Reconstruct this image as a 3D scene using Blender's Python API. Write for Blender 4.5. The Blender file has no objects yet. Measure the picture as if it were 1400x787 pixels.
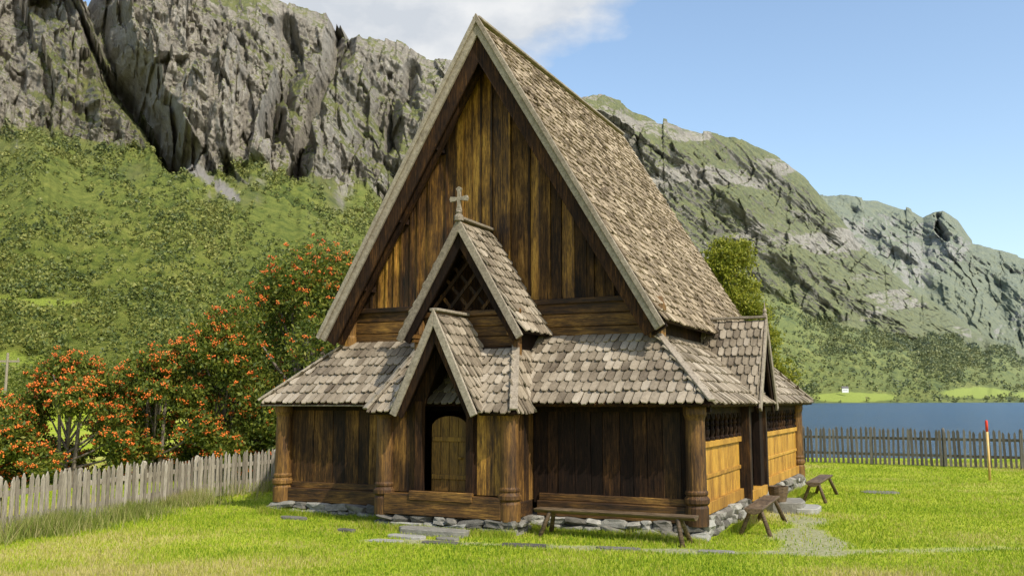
import bpy, math, random
import numpy as np
from mathutils import Vector, Matrix
random.seed(7); rng=np.random.default_rng(7)
scene=bpy.context.scene
# ------------------------------------------------------------------ noise
_tab=rng.random((256,256)); _t2=rng.random((256,256)); _t3=rng.random((256,256)); _t4=rng.random((256,256)); _t5=rng.random((256,256))
def vn(x,y,seed=0):
    x=np.asarray(x,dtype=float)+seed*17.3; y=np.asarray(y,dtype=float)+seed*31.7
    xi=np.floor(x).astype(int); yi=np.floor(y).astype(int)
    fx=x-xi; fy=y-yi; fx=fx*fx*(3-2*fx); fy=fy*fy*(3-2*fy)
    a=_tab[xi%256,yi%256]; b=_tab[(xi+1)%256,yi%256]; c=_tab[xi%256,(yi+1)%256]; d=_tab[(xi+1)%256,(yi+1)%256]
    return (a*(1-fx)+b*fx)*(1-fy)+(c*(1-fx)+d*fx)*fy
def fbm(x,y,o=5,seed=0,g=.5):
    s=0;a=1;n=0
    for i in range(o):
        s=s+a*vn(x*2**i,y*2**i,seed+i*3); n+=a; a*=g
    return s/n
def ridged(x,y,o=5,seed=0):
    s=0;a=1;n=0
    for i in range(o):
        s=s+a*(1-np.abs(2*vn(x*2**i,y*2**i,seed+i*3)-1)); n+=a; a*=.5
    return s/n
def facet(x,y,seed=0):
    """blocky cellular relief: every cell is a tilted plane with its own offset (0..1)"""
    x=np.asarray(x,float)+seed*7.7; y=np.asarray(y,float)+seed*3.1
    xi=np.floor(x).astype(int); yi=np.floor(y).astype(int)
    best=np.full(x.shape,1e9); val=np.zeros(x.shape)
    for dx in (-1,0,1):
        for dy in (-1,0,1):
            cx=xi+dx; cy=yi+dy; i=cx%256; j=cy%256
            px=cx+_t2[i,j]; py=cy+_t3[i,j]; ex=x-px; ey=y-py; d=ex*ex+ey*ey
            v=_tab[i,j]+(_t4[i,j]-.5)*1.3*ex+(_t5[i,j]-.15)*.9*ey
            k=d<best; best=np.where(k,d,best); val=np.where(k,v,val)
    return val
def sst(a,b,x):
    t=np.clip((x-a)/(b-a),0,1); return t*t*(3-2*t)
# ------------------------------------------------------------------ materials
class M:
    def __init__(s,name,rough=.8,spec=.3):
        s.m=bpy.data.materials.new(name); s.m.use_nodes=True
        s.nt=s.m.node_tree; s.N=s.nt.nodes; s.L=s.nt.links
        s.b=s.N['Principled BSDF']; s.b.inputs['Roughness'].default_value=rough
        s.b.inputs['Specular IOR Level'].default_value=spec
        s.out=s.N['Material Output']
    def n(s,t,**k):
        x=s.N.new(t)
        for a,b in k.items(): setattr(x,a,b)
        return x
    def link(s,a,b): s.L.new(a,b)
    def co(s,scale=(1,1,1),kind='Object'):
        tc=s.n('ShaderNodeTexCoord'); mp=s.n('ShaderNodeMapping'); mp.inputs['Scale'].default_value=scale
        s.link(tc.outputs[kind],mp.inputs[0]); return mp.outputs[0]
    def noise(s,scale,vec=None,detail=5,rough=.55):
        x=s.n('ShaderNodeTexNoise'); x.inputs['Scale'].default_value=scale; x.inputs['Detail'].default_value=detail
        x.inputs['Roughness'].default_value=rough
        if vec is not None: s.link(vec,x.inputs['Vector'])
        return x.outputs['Fac']
    def ramp(s,fac,stops):
        r=s.n('ShaderNodeValToRGB'); e=r.color_ramp.elements
        while len(e)<len(stops): e.new(.5)
        for i,(p,c) in enumerate(stops):
            e[i].position=p; e[i].color=(c[0],c[1],c[2],1) if hasattr(c,'__len__') else (c,c,c,1)
        s.link(fac,r.inputs[0]); return r.outputs[0]
    def math(s,op,a,b=None,c=None,clamp=False):
        x=s.n('ShaderNodeMath',operation=op,use_clamp=clamp)
        for i,v in enumerate((a,b,c)):
            if v is None: continue
            if isinstance(v,(int,float)): x.inputs[i].default_value=v
            else: s.link(v,x.inputs[i])
        return x.outputs[0]
    def mix(s,f,a,b,mode='MIX'):
        x=s.n('ShaderNodeMix',data_type='RGBA',blend_type=mode)
        for i,v in ((0,f),(6,a),(7,b)):
            if isinstance(v,(int,float)): x.inputs[i].default_value=v
            elif isinstance(v,tuple): x.inputs[i].default_value=(v[0],v[1],v[2],1)
            else: s.link(v,x.inputs[i])
        return x.outputs[2]
    def col(s,c):
        if isinstance(c,tuple): s.b.inputs['Base Color'].default_value=(*c,1)
        else: s.link(c,s.b.inputs['Base Color'])
    def bump(s,h,strength=.4,dist=.02):
        x=s.n('ShaderNodeBump'); x.inputs['Strength'].default_value=strength; x.inputs['Distance'].default_value=dist
        s.link(h,x.inputs['Height']); s.link(x.outputs[0],s.b.inputs['Normal'])
    def rand(s): return s.n('ShaderNodeNewGeometry').outputs['Random Per Island']
    def attr(s,nm):
        a=s.n('ShaderNodeAttribute'); a.attribute_name=nm; return a.outputs['Fac']
    def haze(s,c,h0,h1,k,hc=(.21,.25,.26)):  # aerial haze painted into the base colour, growing with distance from the origin
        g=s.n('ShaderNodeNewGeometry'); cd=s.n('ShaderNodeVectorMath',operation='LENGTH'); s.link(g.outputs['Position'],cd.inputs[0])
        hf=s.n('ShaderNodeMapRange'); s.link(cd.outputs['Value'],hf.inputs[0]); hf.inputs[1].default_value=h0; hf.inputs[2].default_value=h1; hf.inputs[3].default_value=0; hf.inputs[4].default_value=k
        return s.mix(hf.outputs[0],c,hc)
    def transl(s,color,f=.35):
        t=s.n('ShaderNodeBsdfTranslucent'); mx=s.n('ShaderNodeMixShader'); mx.inputs[0].default_value=f
        s.link(color,t.inputs[0]); s.link(s.b.outputs[0],mx.inputs[1]); s.link(t.outputs[0],mx.inputs[2]); s.link(mx.outputs[0],s.out.inputs[0])

def wood(name,stops,grain=(9,9,.7),rough=.65,rw=.22,bump=.5,stain=.7,spec=.3,streak=.8):
    m=M(name,rough,spec)
    v=m.co(grain); g=m.noise(3.0,v,8,.7)
    big=m.noise(1.1,m.co((2.2,2.2,.9) if grain[2]<2 else (.9,2,2.2)),6,.65)
    f=m.math('MULTIPLY_ADD',m.rand(),rw,m.math('MULTIPLY',g,.75))
    f=m.math('MULTIPLY_ADD',big,stain,f)
    f=m.math('SUBTRACT',f,.5*(rw+.75+stain)-.5)
    c=m.ramp(f,stops)
    cr=m.ramp(m.noise(7.0,v,6,.75),[(.40,.18),(.52,1.0)])
    c=m.mix(streak,c,cr,'MULTIPLY')
    m.col(c); m.bump(g,bump,.015); return m.m
def sc_(st,k): return [(p,tuple(t*k for t in c)) for p,c in st]
tar=[(.22,(.010,.006,.003)),(.41,(.050,.023,.007)),(.55,(.16,.078,.015)),(.68,(.38,.195,.033)),(.85,(.56,.32,.06))]
tar_shaded=[(.2,(.005,.003,.002)),(.45,(.014,.007,.004)),(.62,(.036,.017,.007)),(.8,(.11,.05,.014))]
gold=[(.15,(.10,.045,.008)),(.4,(.30,.150,.022)),(.6,(.50,.27,.038)),(.85,(.62,.38,.08))]
grey=[(.15,(.085,.07,.052)),(.42,(.205,.17,.128)),(.62,(.31,.265,.205)),(.9,(.44,.39,.32))]
W_TAR=wood('tarred_pine',tar,rw=.28,stain=.85)
W_TARD=wood('tarred_pine_dark',[(.22,(.007,.004,.003)),(.42,(.024,.012,.005)),(.58,(.07,.034,.010)),(.72,(.19,.095,.022)),(.9,(.36,.2,.05))],rough=.75,spec=.2,stain=.85,rw=.28)
W_TARH=wood('tarred_pine_horizontal',[(.2,(.010,.006,.003)),(.42,(.038,.018,.006)),(.6,(.12,.058,.013)),(.8,(.32,.17,.036))],(.7,9,9),stain=.9)
W_DARK=wood('shaded_tarred_wood',tar_shaded,rough=.8,spec=.15)  # tar tone deepened so the colour holds the front gallery's shade
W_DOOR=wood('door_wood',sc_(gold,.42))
W_GOLD=wood('golden_side_planks',gold,streak=.6)
W_POST=wood('round_post_wood',[(.2,(.022,.010,.004)),(.42,(.075,.035,.010)),(.62,(.20,.10,.022)),(.85,(.38,.21,.05))],rw=.2,stain=.9)
W_GREY=wood('weathered_board',grey,(4,4,4),.8,.2,.4,.3,.15,.4)
W_FENCE=wood('weathered_fence_wood',[(.15,(.12,.10,.075)),(.45,(.27,.235,.18)),(.7,(.42,.375,.30)),(.9,(.54,.49,.41))],(9,9,1),.85,.4,.4,.3,.15,.5)
W_FENCED=wood('shaded_fence_wood',[(.15,(.05,.045,.038)),(.45,(.12,.105,.085)),(.7,(.20,.18,.15)),(.9,(.3,.27,.23))],(9,9,1),.85,.4,.4,.3,.15,.5)  # darker copy of the fence wood, shade painted into its colour
def shingle_mat(name,k):
    m=M(name,.8,.2)
    v=m.co((7,7,3)); g=m.noise(3,v,6,.65); big=m.noise(.8,m.co(),6,.7)
    f=m.math('ADD',m.math('MULTIPLY',m.rand(),.42),m.math('MULTIPLY_ADD',g,.4,m.math('MULTIPLY',big,.85)))
    f=m.math('SUBTRACT',f,.335)
    st=[(.12,(.080,.060,.043)),(.38,(.19,.155,.112)),(.6,(.31,.26,.195)),(.9,(.46,.405,.33))]
    c=m.ramp(f,[(p,tuple(t*q for t,q in zip(c,k))) for p,c in st])
    m.col(c); m.bump(g,.5,.012); return m.m
W_SH=shingle_mat('weathered_shingle',(.90,.84,.74)); W_SH2=shingle_mat('grey_shingle',(.88,.87,.85))
def plain(name,c,rough=.8,ns=6,var=.4):
    m=M(name,rough); n=m.noise(ns,m.co(),6)
    m.col(m.mix(n,tuple(x*(1-var) for x in c),tuple(min(1,x*(1+var)) for x in c))); m.bump(n,.3,.02); return m.m
def stone_mat():
    m=M('foundation_stone',.9,.2); n=m.noise(7,m.co(),8,.75); r=m.rand()
    f=m.math('MULTIPLY_ADD',r,.45,m.math('MULTIPLY',n,.6))
    m.col(m.ramp(f,[(.2,(.045,.043,.036)),(.45,(.14,.13,.11)),(.65,(.25,.24,.205)),(.85,(.36,.35,.31))])); m.bump(n,.8,.04); return m.m
STONE=stone_mat()
# ------------------------------------------------------------------ mesh builder
class MB:
    def __init__(s): s.v=[]; s.f=[]
    def add(s,v,f):
        o=len(s.v); s.v+= [tuple(p) for p in v]; s.f+=[tuple(i+o for i in q) for q in f]
    def box(s,x0,x1,y0,y1,z0,z1):
        s.add([(x0,y0,z0),(x1,y0,z0),(x1,y1,z0),(x0,y1,z0),(x0,y0,z1),(x1,y0,z1),(x1,y1,z1),(x0,y1,z1)],
              [(0,3,2,1),(4,5,6,7),(0,1,5,4),(1,2,6,5),(2,3,7,6),(3,0,4,7)])
    def prism(s,pts,off):
        n=len(pts); off=Vector(off); a=[Vector(p) for p in pts]; b=[p+off for p in a]
        s.add(a+b,[tuple(range(n))]+[tuple(range(2*n-1,n-1,-1))]+[(i,i+n,(i+1)%n+n,(i+1)%n) for i in range(n)])
    def beam(s,p0,p1,w,h,up=(0,0,1)):
        p0=Vector(p0);p1=Vector(p1);d=(p1-p0).normalized();up=Vector(up)
        x=d.cross(up).normalized();u=x.cross(d).normalized()
        c=[-x*w/2-u*h/2, x*w/2-u*h/2, x*w/2+u*h/2,-x*w/2+u*h/2]
        s.add([p0+k for k in c]+[p1+k for k in c],[(0,1,2,3),(7,6,5,4),(0,4,5,1),(1,5,6,2),(2,6,7,3),(3,7,4,0)])
    def lathe(s,cx,cy,prof,seg=14):
        v=[];f=[]
        for r,z in prof:
            for k in range(seg):
                a=2*math.pi*k/seg; v.append((cx+r*math.cos(a),cy+r*math.sin(a),z))
        for j in range(len(prof)-1):
            for k in range(seg):
                k2=(k+1)%seg; f.append((j*seg+k,j*seg+k2,(j+1)*seg+k2,(j+1)*seg+k))
        f.append(tuple(range(seg-1,-1,-1))); f.append(tuple((len(prof)-1)*seg+k for k in range(seg)))
        s.add(v,f)
    def tube(s,pts,rads,seg=7):
        v=[];f=[]
        for i,(p,r) in enumerate(zip(pts,rads)):
            p=Vector(p); d=(Vector(pts[min(i+1,len(pts)-1)])-Vector(pts[max(i-1,0)])).normalized()
            x=d.cross(Vector((.3,1,.2))).normalized(); y=d.cross(x)
            for k in range(seg):
                a=2*math.pi*k/seg; v.append(p+x*r*math.cos(a)+y*r*math.sin(a))
        for j in range(len(pts)-1):
            for k in range(seg):
                k2=(k+1)%seg; f.append((j*seg+k,j*seg+k2,(j+1)*seg+k2,(j+1)*seg+k))
        f.append(tuple((len(pts)-1)*seg+k for k in range(seg)))
        s.add(v,f)
    def plankx(s,x0,x1,y,zb0,zb1,zt0,zt1,th=.04):
        s.prism([(x0,y,zb0),(x1,y,zb1),(x1,y,zt1),(x0,y,zt0)],(0,th,0))
    def planky(s,y0,y1,x,zb,zt,th=.04):
        s.prism([(x,y0,zb),(x,y1,zb),(x,y1,zt),(x,y0,zt)],(-th,0,0))
    def rock(s,c,sz):
        v0,f0=ICO
        ph=[random.uniform(0,6.3) for _ in range(6)]; rz=random.uniform(-.2,.2); out=[]
        for p in v0:
            k=1+.14*math.sin(3*p[0]+ph[0])+.12*math.sin(4*p[1]+ph[1])+.12*math.sin(4*p[2]+ph[2])+random.uniform(-.05,.05)
            q=[math.copysign(abs(t)**.5,t) for t in p]
            x=q[0]*k*sz[0];y=q[1]*k*sz[1];z=q[2]*k*sz[2]+x*rz
            out.append((c[0]+x,c[1]+y,c[2]+z))
        s.add(out,f0)
    def obj(s,name,mat,parent=None,smooth=False,bevel=0):
        me=bpy.data.meshes.new(name); me.from_pydata(s.v,[],s.f); me.update()
        o=bpy.data.objects.new(name,me); scene.collection.objects.link(o)
        me.materials.append(mat)
        if smooth:
            for p in me.polygons: p.use_smooth=True
        if parent: o.parent=parent
        if bevel:
            b=o.modifiers.new('bevel','BEVEL'); b.width=bevel; b.segments=1; b.limit_method='ANGLE'
        return o
import bmesh
bm=bmesh.new(); bmesh.ops.create_icosphere(bm,subdivisions=2,radius=1)
ICO=([tuple(v.co) for v in bm.verts],[tuple(v.index for v in f.verts) for f in bm.faces]); bm.free()
def np_mesh(name,V,F,mat,parent=None,smooth=False,attrs=None):
    V=np.asarray(V,dtype=np.float32).reshape(-1,3); F=np.asarray(F,dtype=np.int32); k=F.shape[1]
    me=bpy.data.meshes.new(name); me.vertices.add(len(V)); me.vertices.foreach_set('co',V.ravel())
    me.loops.add(F.size); me.loops.foreach_set('vertex_index',F.ravel())
    me.polygons.add(len(F)); me.polygons.foreach_set('loop_start',np.arange(len(F),dtype=np.int32)*k)
    me.polygons.foreach_set('loop_total',np.full(len(F),k,dtype=np.int32))
    if smooth: me.polygons.foreach_set('use_smooth',np.ones(len(F),dtype=bool))
    me.update(calc_edges=True)
    for n,a in (attrs or {}).items():
        at=me.attributes.new(n,'FLOAT','POINT'); at.data.foreach_set('value',np.asarray(a,dtype=np.float32).ravel())
    me.materials.append(mat)
    o=bpy.data.objects.new(name,me); scene.collection.objects.link(o)
    if parent: o.parent=parent
    return o
def empty(name,loc=(0,0,0),rz=0):
    e=bpy.data.objects.new(name,None); e.location=loc; e.rotation_euler=(0,0,rz); e.empty_display_size=.3
    scene.collection.objects.link(e); return e
# ------------------------------------------------------------------ camera
CAMZ=2.2
cam=bpy.data.cameras.new('camera'); co=bpy.data.objects.new('camera',cam); scene.collection.objects.link(co)
cam.sensor_width=36; cam.lens=32.14; cam.clip_start=.1; cam.clip_end=30000
co.location=(0,0,CAMZ); co.rotation_euler=(math.radians(90+7.046),0,0); scene.camera=co
# ------------------------------------------------------------------ light
A=math.radians(25.7)
PHI=math.radians(25); EL=math.radians(47)
e1=Vector((math.cos(A),-math.sin(A),0)); e2=Vector((math.sin(A),math.cos(A),0))
sh=e1*math.cos(PHI)-e2*math.sin(PHI)
sd=Vector((sh.x*math.cos(EL),sh.y*math.cos(EL),math.sin(EL)))
sun=bpy.data.lights.new('sun','SUN'); sun.energy=5.0; sun.angle=math.radians(.5); sun.color=(1,.94,.82)
so=bpy.data.objects.new('sun',sun); scene.collection.objects.link(so); so.rotation_euler=sd.to_track_quat('Z','Y').to_euler(); so.location=(20,-20,30)
w=bpy.data.worlds.new('World'); scene.world=w; w.use_nodes=True; nt=w.node_tree; N=nt.nodes; Lk=nt.links
bg=N['Background']; sky=N.new('ShaderNodeTexSky'); sky.sky_type='NISHITA'; sky.sun_disc=False
sky.sun_elevation=EL; sky.sun_rotation=math.atan2(sh.x,sh.y); sky.air_density=1.0; sky.dust_density=1.6; sky.ozone_density=1.6
bg.inputs[1].default_value=.15
tc=N.new('ShaderNodeTexCoord'); sp=N.new('ShaderNodeSeparateXYZ'); Lk.new(tc.outputs['Generated'],sp.inputs[0])
def wm(op,a,b=None,clamp=False):
    x=N.new('ShaderNodeMath'); x.operation=op; x.use_clamp=clamp
    for i,v in enumerate((a,b)):
        if v is None: continue
        if isinstance(v,(int,float)): x.inputs[i].default_value=v
        else: Lk.new(v,x.inputs[i])
    return x.outputs[0]
ymax=wm('MAXIMUM',sp.outputs[1],.05)
p=wm('DIVIDE',sp.outputs[0],ymax); q=wm('DIVIDE',sp.outputs[2],ymax)
d1=wm('POWER',wm('ABSOLUTE',wm('DIVIDE',wm('ADD',p,.13),.30)),2); d2=wm('POWER',wm('ABSOLUTE',wm('DIVIDE',wm('SUBTRACT',q,.57),.205)),2)
cb=N.new('ShaderNodeCombineXYZ'); Lk.new(p,cb.inputs[0]); Lk.new(wm('MULTIPLY',q,1.5),cb.inputs[1])
nz=N.new('ShaderNodeTexNoise'); nz.inputs['Scale'].default_value=7; nz.inputs['Detail'].default_value=9; nz.inputs['Roughness'].default_value=.55; Lk.new(cb.outputs[0],nz.inputs[0])
f=wm('SUBTRACT',1.25,wm('ADD',d1,d2)); f=wm('ADD',f,wm('MULTIPLY',wm('SUBTRACT',nz.outputs[0],.5),1.3)); f=wm('MULTIPLY',f,2.6,True)
f=wm('MULTIPLY',f,wm('GREATER_THAN',sp.outputs[1],.1))
gn=N.new('ShaderNodeMix'); gn.data_type='RGBA'; gn.blend_type='MULTIPLY'; gn.inputs[0].default_value=1; Lk.new(sky.outputs[0],gn.inputs[6]); gn.inputs[7].default_value=(1.7,1.68,1.58,1)
cn=N.new('ShaderNodeMix'); cn.data_type='RGBA'; Lk.new(wm('MULTIPLY',wm('SUBTRACT',nz.outputs[0],.40),5.0,True),cn.inputs[0]); cn.inputs[6].default_value=(4.3,4.6,5.0,1); cn.inputs[7].default_value=(5.8,5.9,6.0,1)
mx=N.new('ShaderNodeMix'); mx.data_type='RGBA'; Lk.new(f,mx.inputs[0]); Lk.new(gn.outputs[2],mx.inputs[6])
Lk.new(cn.outputs[2],mx.inputs[7]); Lk.new(mx.outputs[2],bg.inputs[0])
try:
    scene.view_settings.view_transform='Standard'; scene.view_settings.look='None'; scene.view_settings.exposure=0
except Exception: pass

# ================================================================== CHURCH
church=empty('stave_church',(-.81,16.84,0),-A)
SHM=MB(); SHG=MB(); UN=MB()
def patch(P00,P10,P01,P11,w=.15,ex=.25,SH=None,lf=.050,ch=.05):
    SH=SH or SHG
    P00,P10,P01,P11=map(Vector,(P00,P10,P01,P11))
    d=(P10-P00).normalized(); up=((P01+P11)-(P00+P10))*.5
    n=d.cross(up).normalized()
    if n.z<0: n=-n
    upn=n.cross(d).normalized()
    if upn.z<0: upn=-upn
    Ls=up.dot(upn); rows=max(2,round(Ls/ex)); e=Ls/rows
    UN.prism([P00-n*.01,P10-n*.01,P11-n*.01,P01-n*.01],-n*.05)
    base=P00
    for i in range(rows):
        tm=min(1,(i+.45)/rows)
        l=(P00.lerp(P01,tm)-base).dot(d); r=(P10.lerp(P11,tm)-base).dot(d)
        if l>r: l,r=r,l
        L=min(e*1.5,Ls-i*e)
        y0=i*e-(.03 if i==0 else 0)
        off=(w/2 if i%2 else 0)+random.uniform(-.012,.012)
        k0=math.floor((l-off)/w); k1=math.ceil((r-off)/w)
        for k in range(k0,k1):
            g=random.uniform(.006,.013); a=k*w+off+g; b=a+w-2*g; a=max(a,l); b=min(b,r)
            if b-a<.02: continue
            yy=y0+random.uniform(-.02,.02); lift=lf+random.uniform(-.014,.018); ww=b-a
            tw=random.uniform(-.014,.014)
            def Q(x,y,h): return base+d*x+upn*y+n*h
            pts=[(a,yy+L,.008),(a,yy+ch,lift+tw),(a+ww*.22,yy,lift+tw*.5),(a+ww*.78,yy,lift-tw*.5),(b,yy+ch,lift-tw),(b,yy+L,.008)]
            top=[Q(x,y,h+.012) for x,y,h in pts]; bot=[Q(x,y,h-.012) for x,y,h in pts]
            SH.add(top+bot,[(0,1,2,3,4,5),(1,7,8,2),(2,8,9,3),(3,9,10,4),(0,6,7,1),(4,10,11,5),(11,10,9,8,7,6)])
RZ=9.55; TA=3.58; TZ=3.6; sl=(RZ-TZ)/TA
for sgn in (-1,1):
    patch((sgn*TA,.34,TZ),(sgn*TA,8.96,TZ),(0,.34,RZ),(0,8.96,RZ),.135,.165,SHM,.038,.03)
GO=4.55; GI=3.27; ZE=2.15; ZT=3.4; Y0=-.35; Y1=11.05; I0=.93; I1=9.77
patch((-GO,Y0,ZE),(GO,Y0,ZE),(-GI,I0,ZT),(GI,I0,ZT))
patch((GO,Y0,ZE),(GO,Y1,ZE),(GI,I0,ZT),(GI,I1,ZT))
patch((-GO,Y0,ZE),(-GO,Y1,ZE),(-GI,I0,ZT),(-GI,I1,ZT))
patch((-GO,Y1,ZE),(GO,Y1,ZE),(-GI,I1,ZT),(GI,I1,ZT))
patch((-GI,I1,ZT),(GI,I1,ZT),(-2.2,8.5,4.3),(2.2,8.5,4.3))
UZ=5.46; UA=1.25; UT=3.43
for s in (-1,1): patch((s*UA,-.36,UT),(s*UA,.93,UT),(0,-.36,UZ),(0,.93,UZ),.14,.2)
PZ=3.7; PA=.83; PT=2.05
for s in (-1,1): patch((s*PA,-1.22,PT),(s*PA,-.05,PT),(0,-1.22,PZ),(0,-.05,PZ),.14,.2)
for s in (-1,1):
    patch((s*.80,-1.1,2.0),(s*1.45,-1.1,2.0),(s*.29,-.05,3.12),(s*1.0,-.05,3.12),.14,.23)
    patch((s*1.45,-1.1,2.0),(s*1.45,-.35,2.0),(s*1.0,-.05,3.12),(s*1.0,.63,3.12),.14,.23)
SY=4.5; SW=.98; SZ=3.86; ST=2.12
for s in (-1,1): patch((2.9,SY+s*SW,ST),(4.55,SY+s*SW,ST),(2.9,SY,SZ),(4.55,SY,SZ),.14,.22)
for s in (-1,1): patch((-2.9,SY+s*SW,ST),(-4.55,SY+s*SW,ST),(-2.9,SY,SZ),(-4.55,SY,SZ),.14,.22)
SHM.obj('main_roof_shingles',W_SH,church); SHG.obj('lower_roof_shingles',W_SH2,church); UN.obj('roof_boarding',W_DARK,church)
BG=MB(); BD=MB()
def barge(mb,ta,tz,az,y,th,wd,drop=0,ext=.0,axis='x',c=0):
    sl_=(az-tz)/ta; L=math.hypot(ta,az-tz); nx,nz_=(az-tz)/L,ta/L
    for s in (-1,1):
        a0=ta+ext; z0=tz-ext*sl_
        pts=[(a0,z0-drop),(0,az-drop),(0,az-drop-wd/nz_),(a0-nx*wd,z0-drop-nz_*wd)]
        if axis=='x': P=[(c+s*a,y,z) for a,z in pts]; mb.prism(P,(0,th,0))
        else: P=[(y,c+s*a,z) for a,z in pts]; mb.prism(P,(-th,0,0))
barge(BG,TA,TZ,RZ+.10,.27,.06,.19,0,.06)
barge(BG,TA,TZ,RZ+.13,.22,.05,.09,-.03,.08)
barge(BD,TA,TZ,RZ,.34,.05,.36,.1)
barge(BD,TA,TZ,RZ,.62,.12,.30,.1)
barge(BG,UA,UT,UZ+.09,-.42,.05,.14,0,.05)
barge(BD,UA,UT,UZ,-.35,.06,.22,.06)
barge(BG,PA,PT,PZ+.09,-1.28,.05,.13,0,.03)
barge(BD,PA,PT,PZ,-1.21,.05,.20,.06)
barge(BG,SW,ST,SZ+.08,4.61,.05,.14,0,.03,'y',SY)
barge(BD,SW,ST,SZ,4.54,.05,.22,.05,0,'y',SY)
barge(BG,TA,TZ,RZ+.1,8.98,.06,.22)
def ridge(p0,p1):
    BG.beam(Vector(p0)+Vector((0,0,.03)),Vector(p1)+Vector((0,0,.03)),.16,.05)
ridge((0,.25,RZ+.05),(0,9.0,RZ+.05)); ridge((0,-.4,UZ+.04),(0,.9,UZ+.04)); ridge((0,-1.26,PZ+.04),(0,-.08,PZ+.04)); ridge((3.35,SY,SZ+.04),(4.6,SY,SZ+.04))
def hip(p0,p1,w=.13):
    p0=Vector(p0);p1=Vector(p1); BG.beam(p0+Vector((0,0,.085)),p1+Vector((0,0,.085)),w,.045)
for s in (-1,1):
    hip((s*(GO+.03),Y0-.03,ZE-.02),(s*GI,I0,ZT)); hip((s*GO,Y1,ZE),(s*GI,I1,ZT))
    hip((s*1.47,-1.13,1.98),(s*1.0,-.05,3.12),.14)
BG.box(-GO,-1.5,Y0+.005,Y0+.03,ZE-.05,ZE-.02)
BG.obj('barge_boards',W_GREY,church,bevel=.008)
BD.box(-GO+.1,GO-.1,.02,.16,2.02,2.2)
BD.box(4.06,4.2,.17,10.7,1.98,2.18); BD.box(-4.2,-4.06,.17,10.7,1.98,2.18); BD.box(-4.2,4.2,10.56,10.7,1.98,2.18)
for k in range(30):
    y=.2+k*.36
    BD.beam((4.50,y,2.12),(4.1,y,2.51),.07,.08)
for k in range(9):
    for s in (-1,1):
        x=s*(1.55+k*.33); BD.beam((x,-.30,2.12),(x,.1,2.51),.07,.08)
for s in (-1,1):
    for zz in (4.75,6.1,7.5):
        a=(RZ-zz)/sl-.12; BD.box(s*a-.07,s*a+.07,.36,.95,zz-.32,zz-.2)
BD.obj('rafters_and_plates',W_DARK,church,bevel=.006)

# ---- walls
WT=MB(); WD=MB(); WG=MB(); WH=MB(); WU=MB()
def roofz(a): return RZ-sl*abs(a)-.12
x=-3.22
while x<3.22:
    wd=random.uniform(.15,.25); x1=min(x+wd,3.22)
    if x<0<x1: x1=0.0
    za=roofz(x); zb=roofz(x1)
    yy=.93+random.choice((0,0,.015,.03))
    mb=WU if (x>.25 and random.random()<.7) or random.random()<.15 else WT  # darker boards are picked more often right of centre
    if min(za,zb)>4.1: mb.plankx(x+.004,x1-.004,yy,4.08,4.08,za,zb)
    if random.random()<.85 and min(za,zb)>4.2: mb.plankx(x1-.02,x1+.02,yy-.03,4.08,4.08,roofz(x1-.02)-.02,roofz(x1+.02)-.02,.04)
    x=x1
z=3.15
for h in (.2,.22,.24,.24):
    WH.box(-3.25,3.25,.90+random.uniform(0,.02),.98,z,z+h-.008); z+=h
WH.box(-3.3,3.3,.86,.93,4.0,4.10)
WD.box(-3.24,3.24,1.0,1.03,.2,4.0)
WD.prism([(-3.3,8.4,.2),(3.3,8.4,.2),(3.3,8.4,3.95),(0,8.4,9.4),(-3.3,8.4,3.95)],(0,.05,0))
WD.prism([(-3.25,1.0,3.9),(3.25,1.0,3.9),(0,1.0,9.25)],(0,.03,0))
for s in (-1,1):
    y=.95
    while y<9.7:
        y1=min(y+random.uniform(.2,.3),9.77); WD.box(min(s*3.2,s*3.27),max(s*3.2,s*3.27),y+.003,y1-.003,.2,4.02 if y1<8.45 else 3.4); y=y1
WD.box(-3.27,3.27,9.72,9.77,.2,3.4)
for s in (-1,1):
    x=1.28
    while x<4.12:
        x1=min(x+random.uniform(.2,.34),4.12)
        a,b=sorted((s*x,s*x1))
        (WU if (s<0 or random.random()<.2) else WD).plankx(a+.004,b-.004,.06+random.uniform(0,.02),.45,.45,2.03,2.03)  # front gallery boards: shade under the eave put into their dark colours
        x=x1
    a,b=sorted((s*1.4,s*4.08)); WH.box(a,b,-.06,.2,.24,.50); WH.box(a,b,.035,.06,.5,.62)
y=.1
while y<10.6:
    y1=min(y+.3,10.6); WT.planky(y+.004,y1-.004,-4.12,.4,2.0); y=y1
WT.box(-4.1,4.1,10.6,10.66,.3,2.0)
WC=MB()
def side(ya,yb):
    y=ya
    while y<yb-.01:
        y1=min(y+random.uniform(.16,.24),yb); WG.planky(y+.003,y1-.003,4.17+random.uniform(-.008,.004),.5,1.42); y=y1
    WG.box(4.10,4.22,ya,yb,1.42,1.52); WG.box(4.08,4.235,ya,yb,.32,.52)
    WG.box(4.17,4.195,ya,yb,.9,.97)
    n=max(2,round((yb-ya)/.36))
    for k in range(n+1):
        yy=ya+(yb-ya)*k/n
        WC.lathe(4.16,yy,[(.06,1.52),(.06,1.56),(.035,1.59),(.05,1.65),(.055,1.70),(.03,1.76),(.05,1.80),(.035,1.85),(.06,1.90),(.06,1.985)],8)
        if k<n:
            ym=yy+(yb-ya)/n/2; hw=(yb-ya)/n/2
            for sg in (-1,1):
                WC.prism([(4.19,ym+sg*hw,1.985),(4.19,ym,1.985),(4.19,ym+sg*hw*.45,1.94),(4.19,ym+sg*hw*.85,1.86)],(-.05,0,0))
side(.2,3.48); side(5.52,10.5)
z=3.0
for h in (.18,.19,.19,.19):
    WH.box(-1.0,1.0,-.06+random.uniform(0,.015),0,z,z+h-.006); z+=h
for s in (-1,1):
    a,b=sorted((s*.95,s*1.02)); WD.box(a,b,-.05,.93,2.7,3.85)
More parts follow.
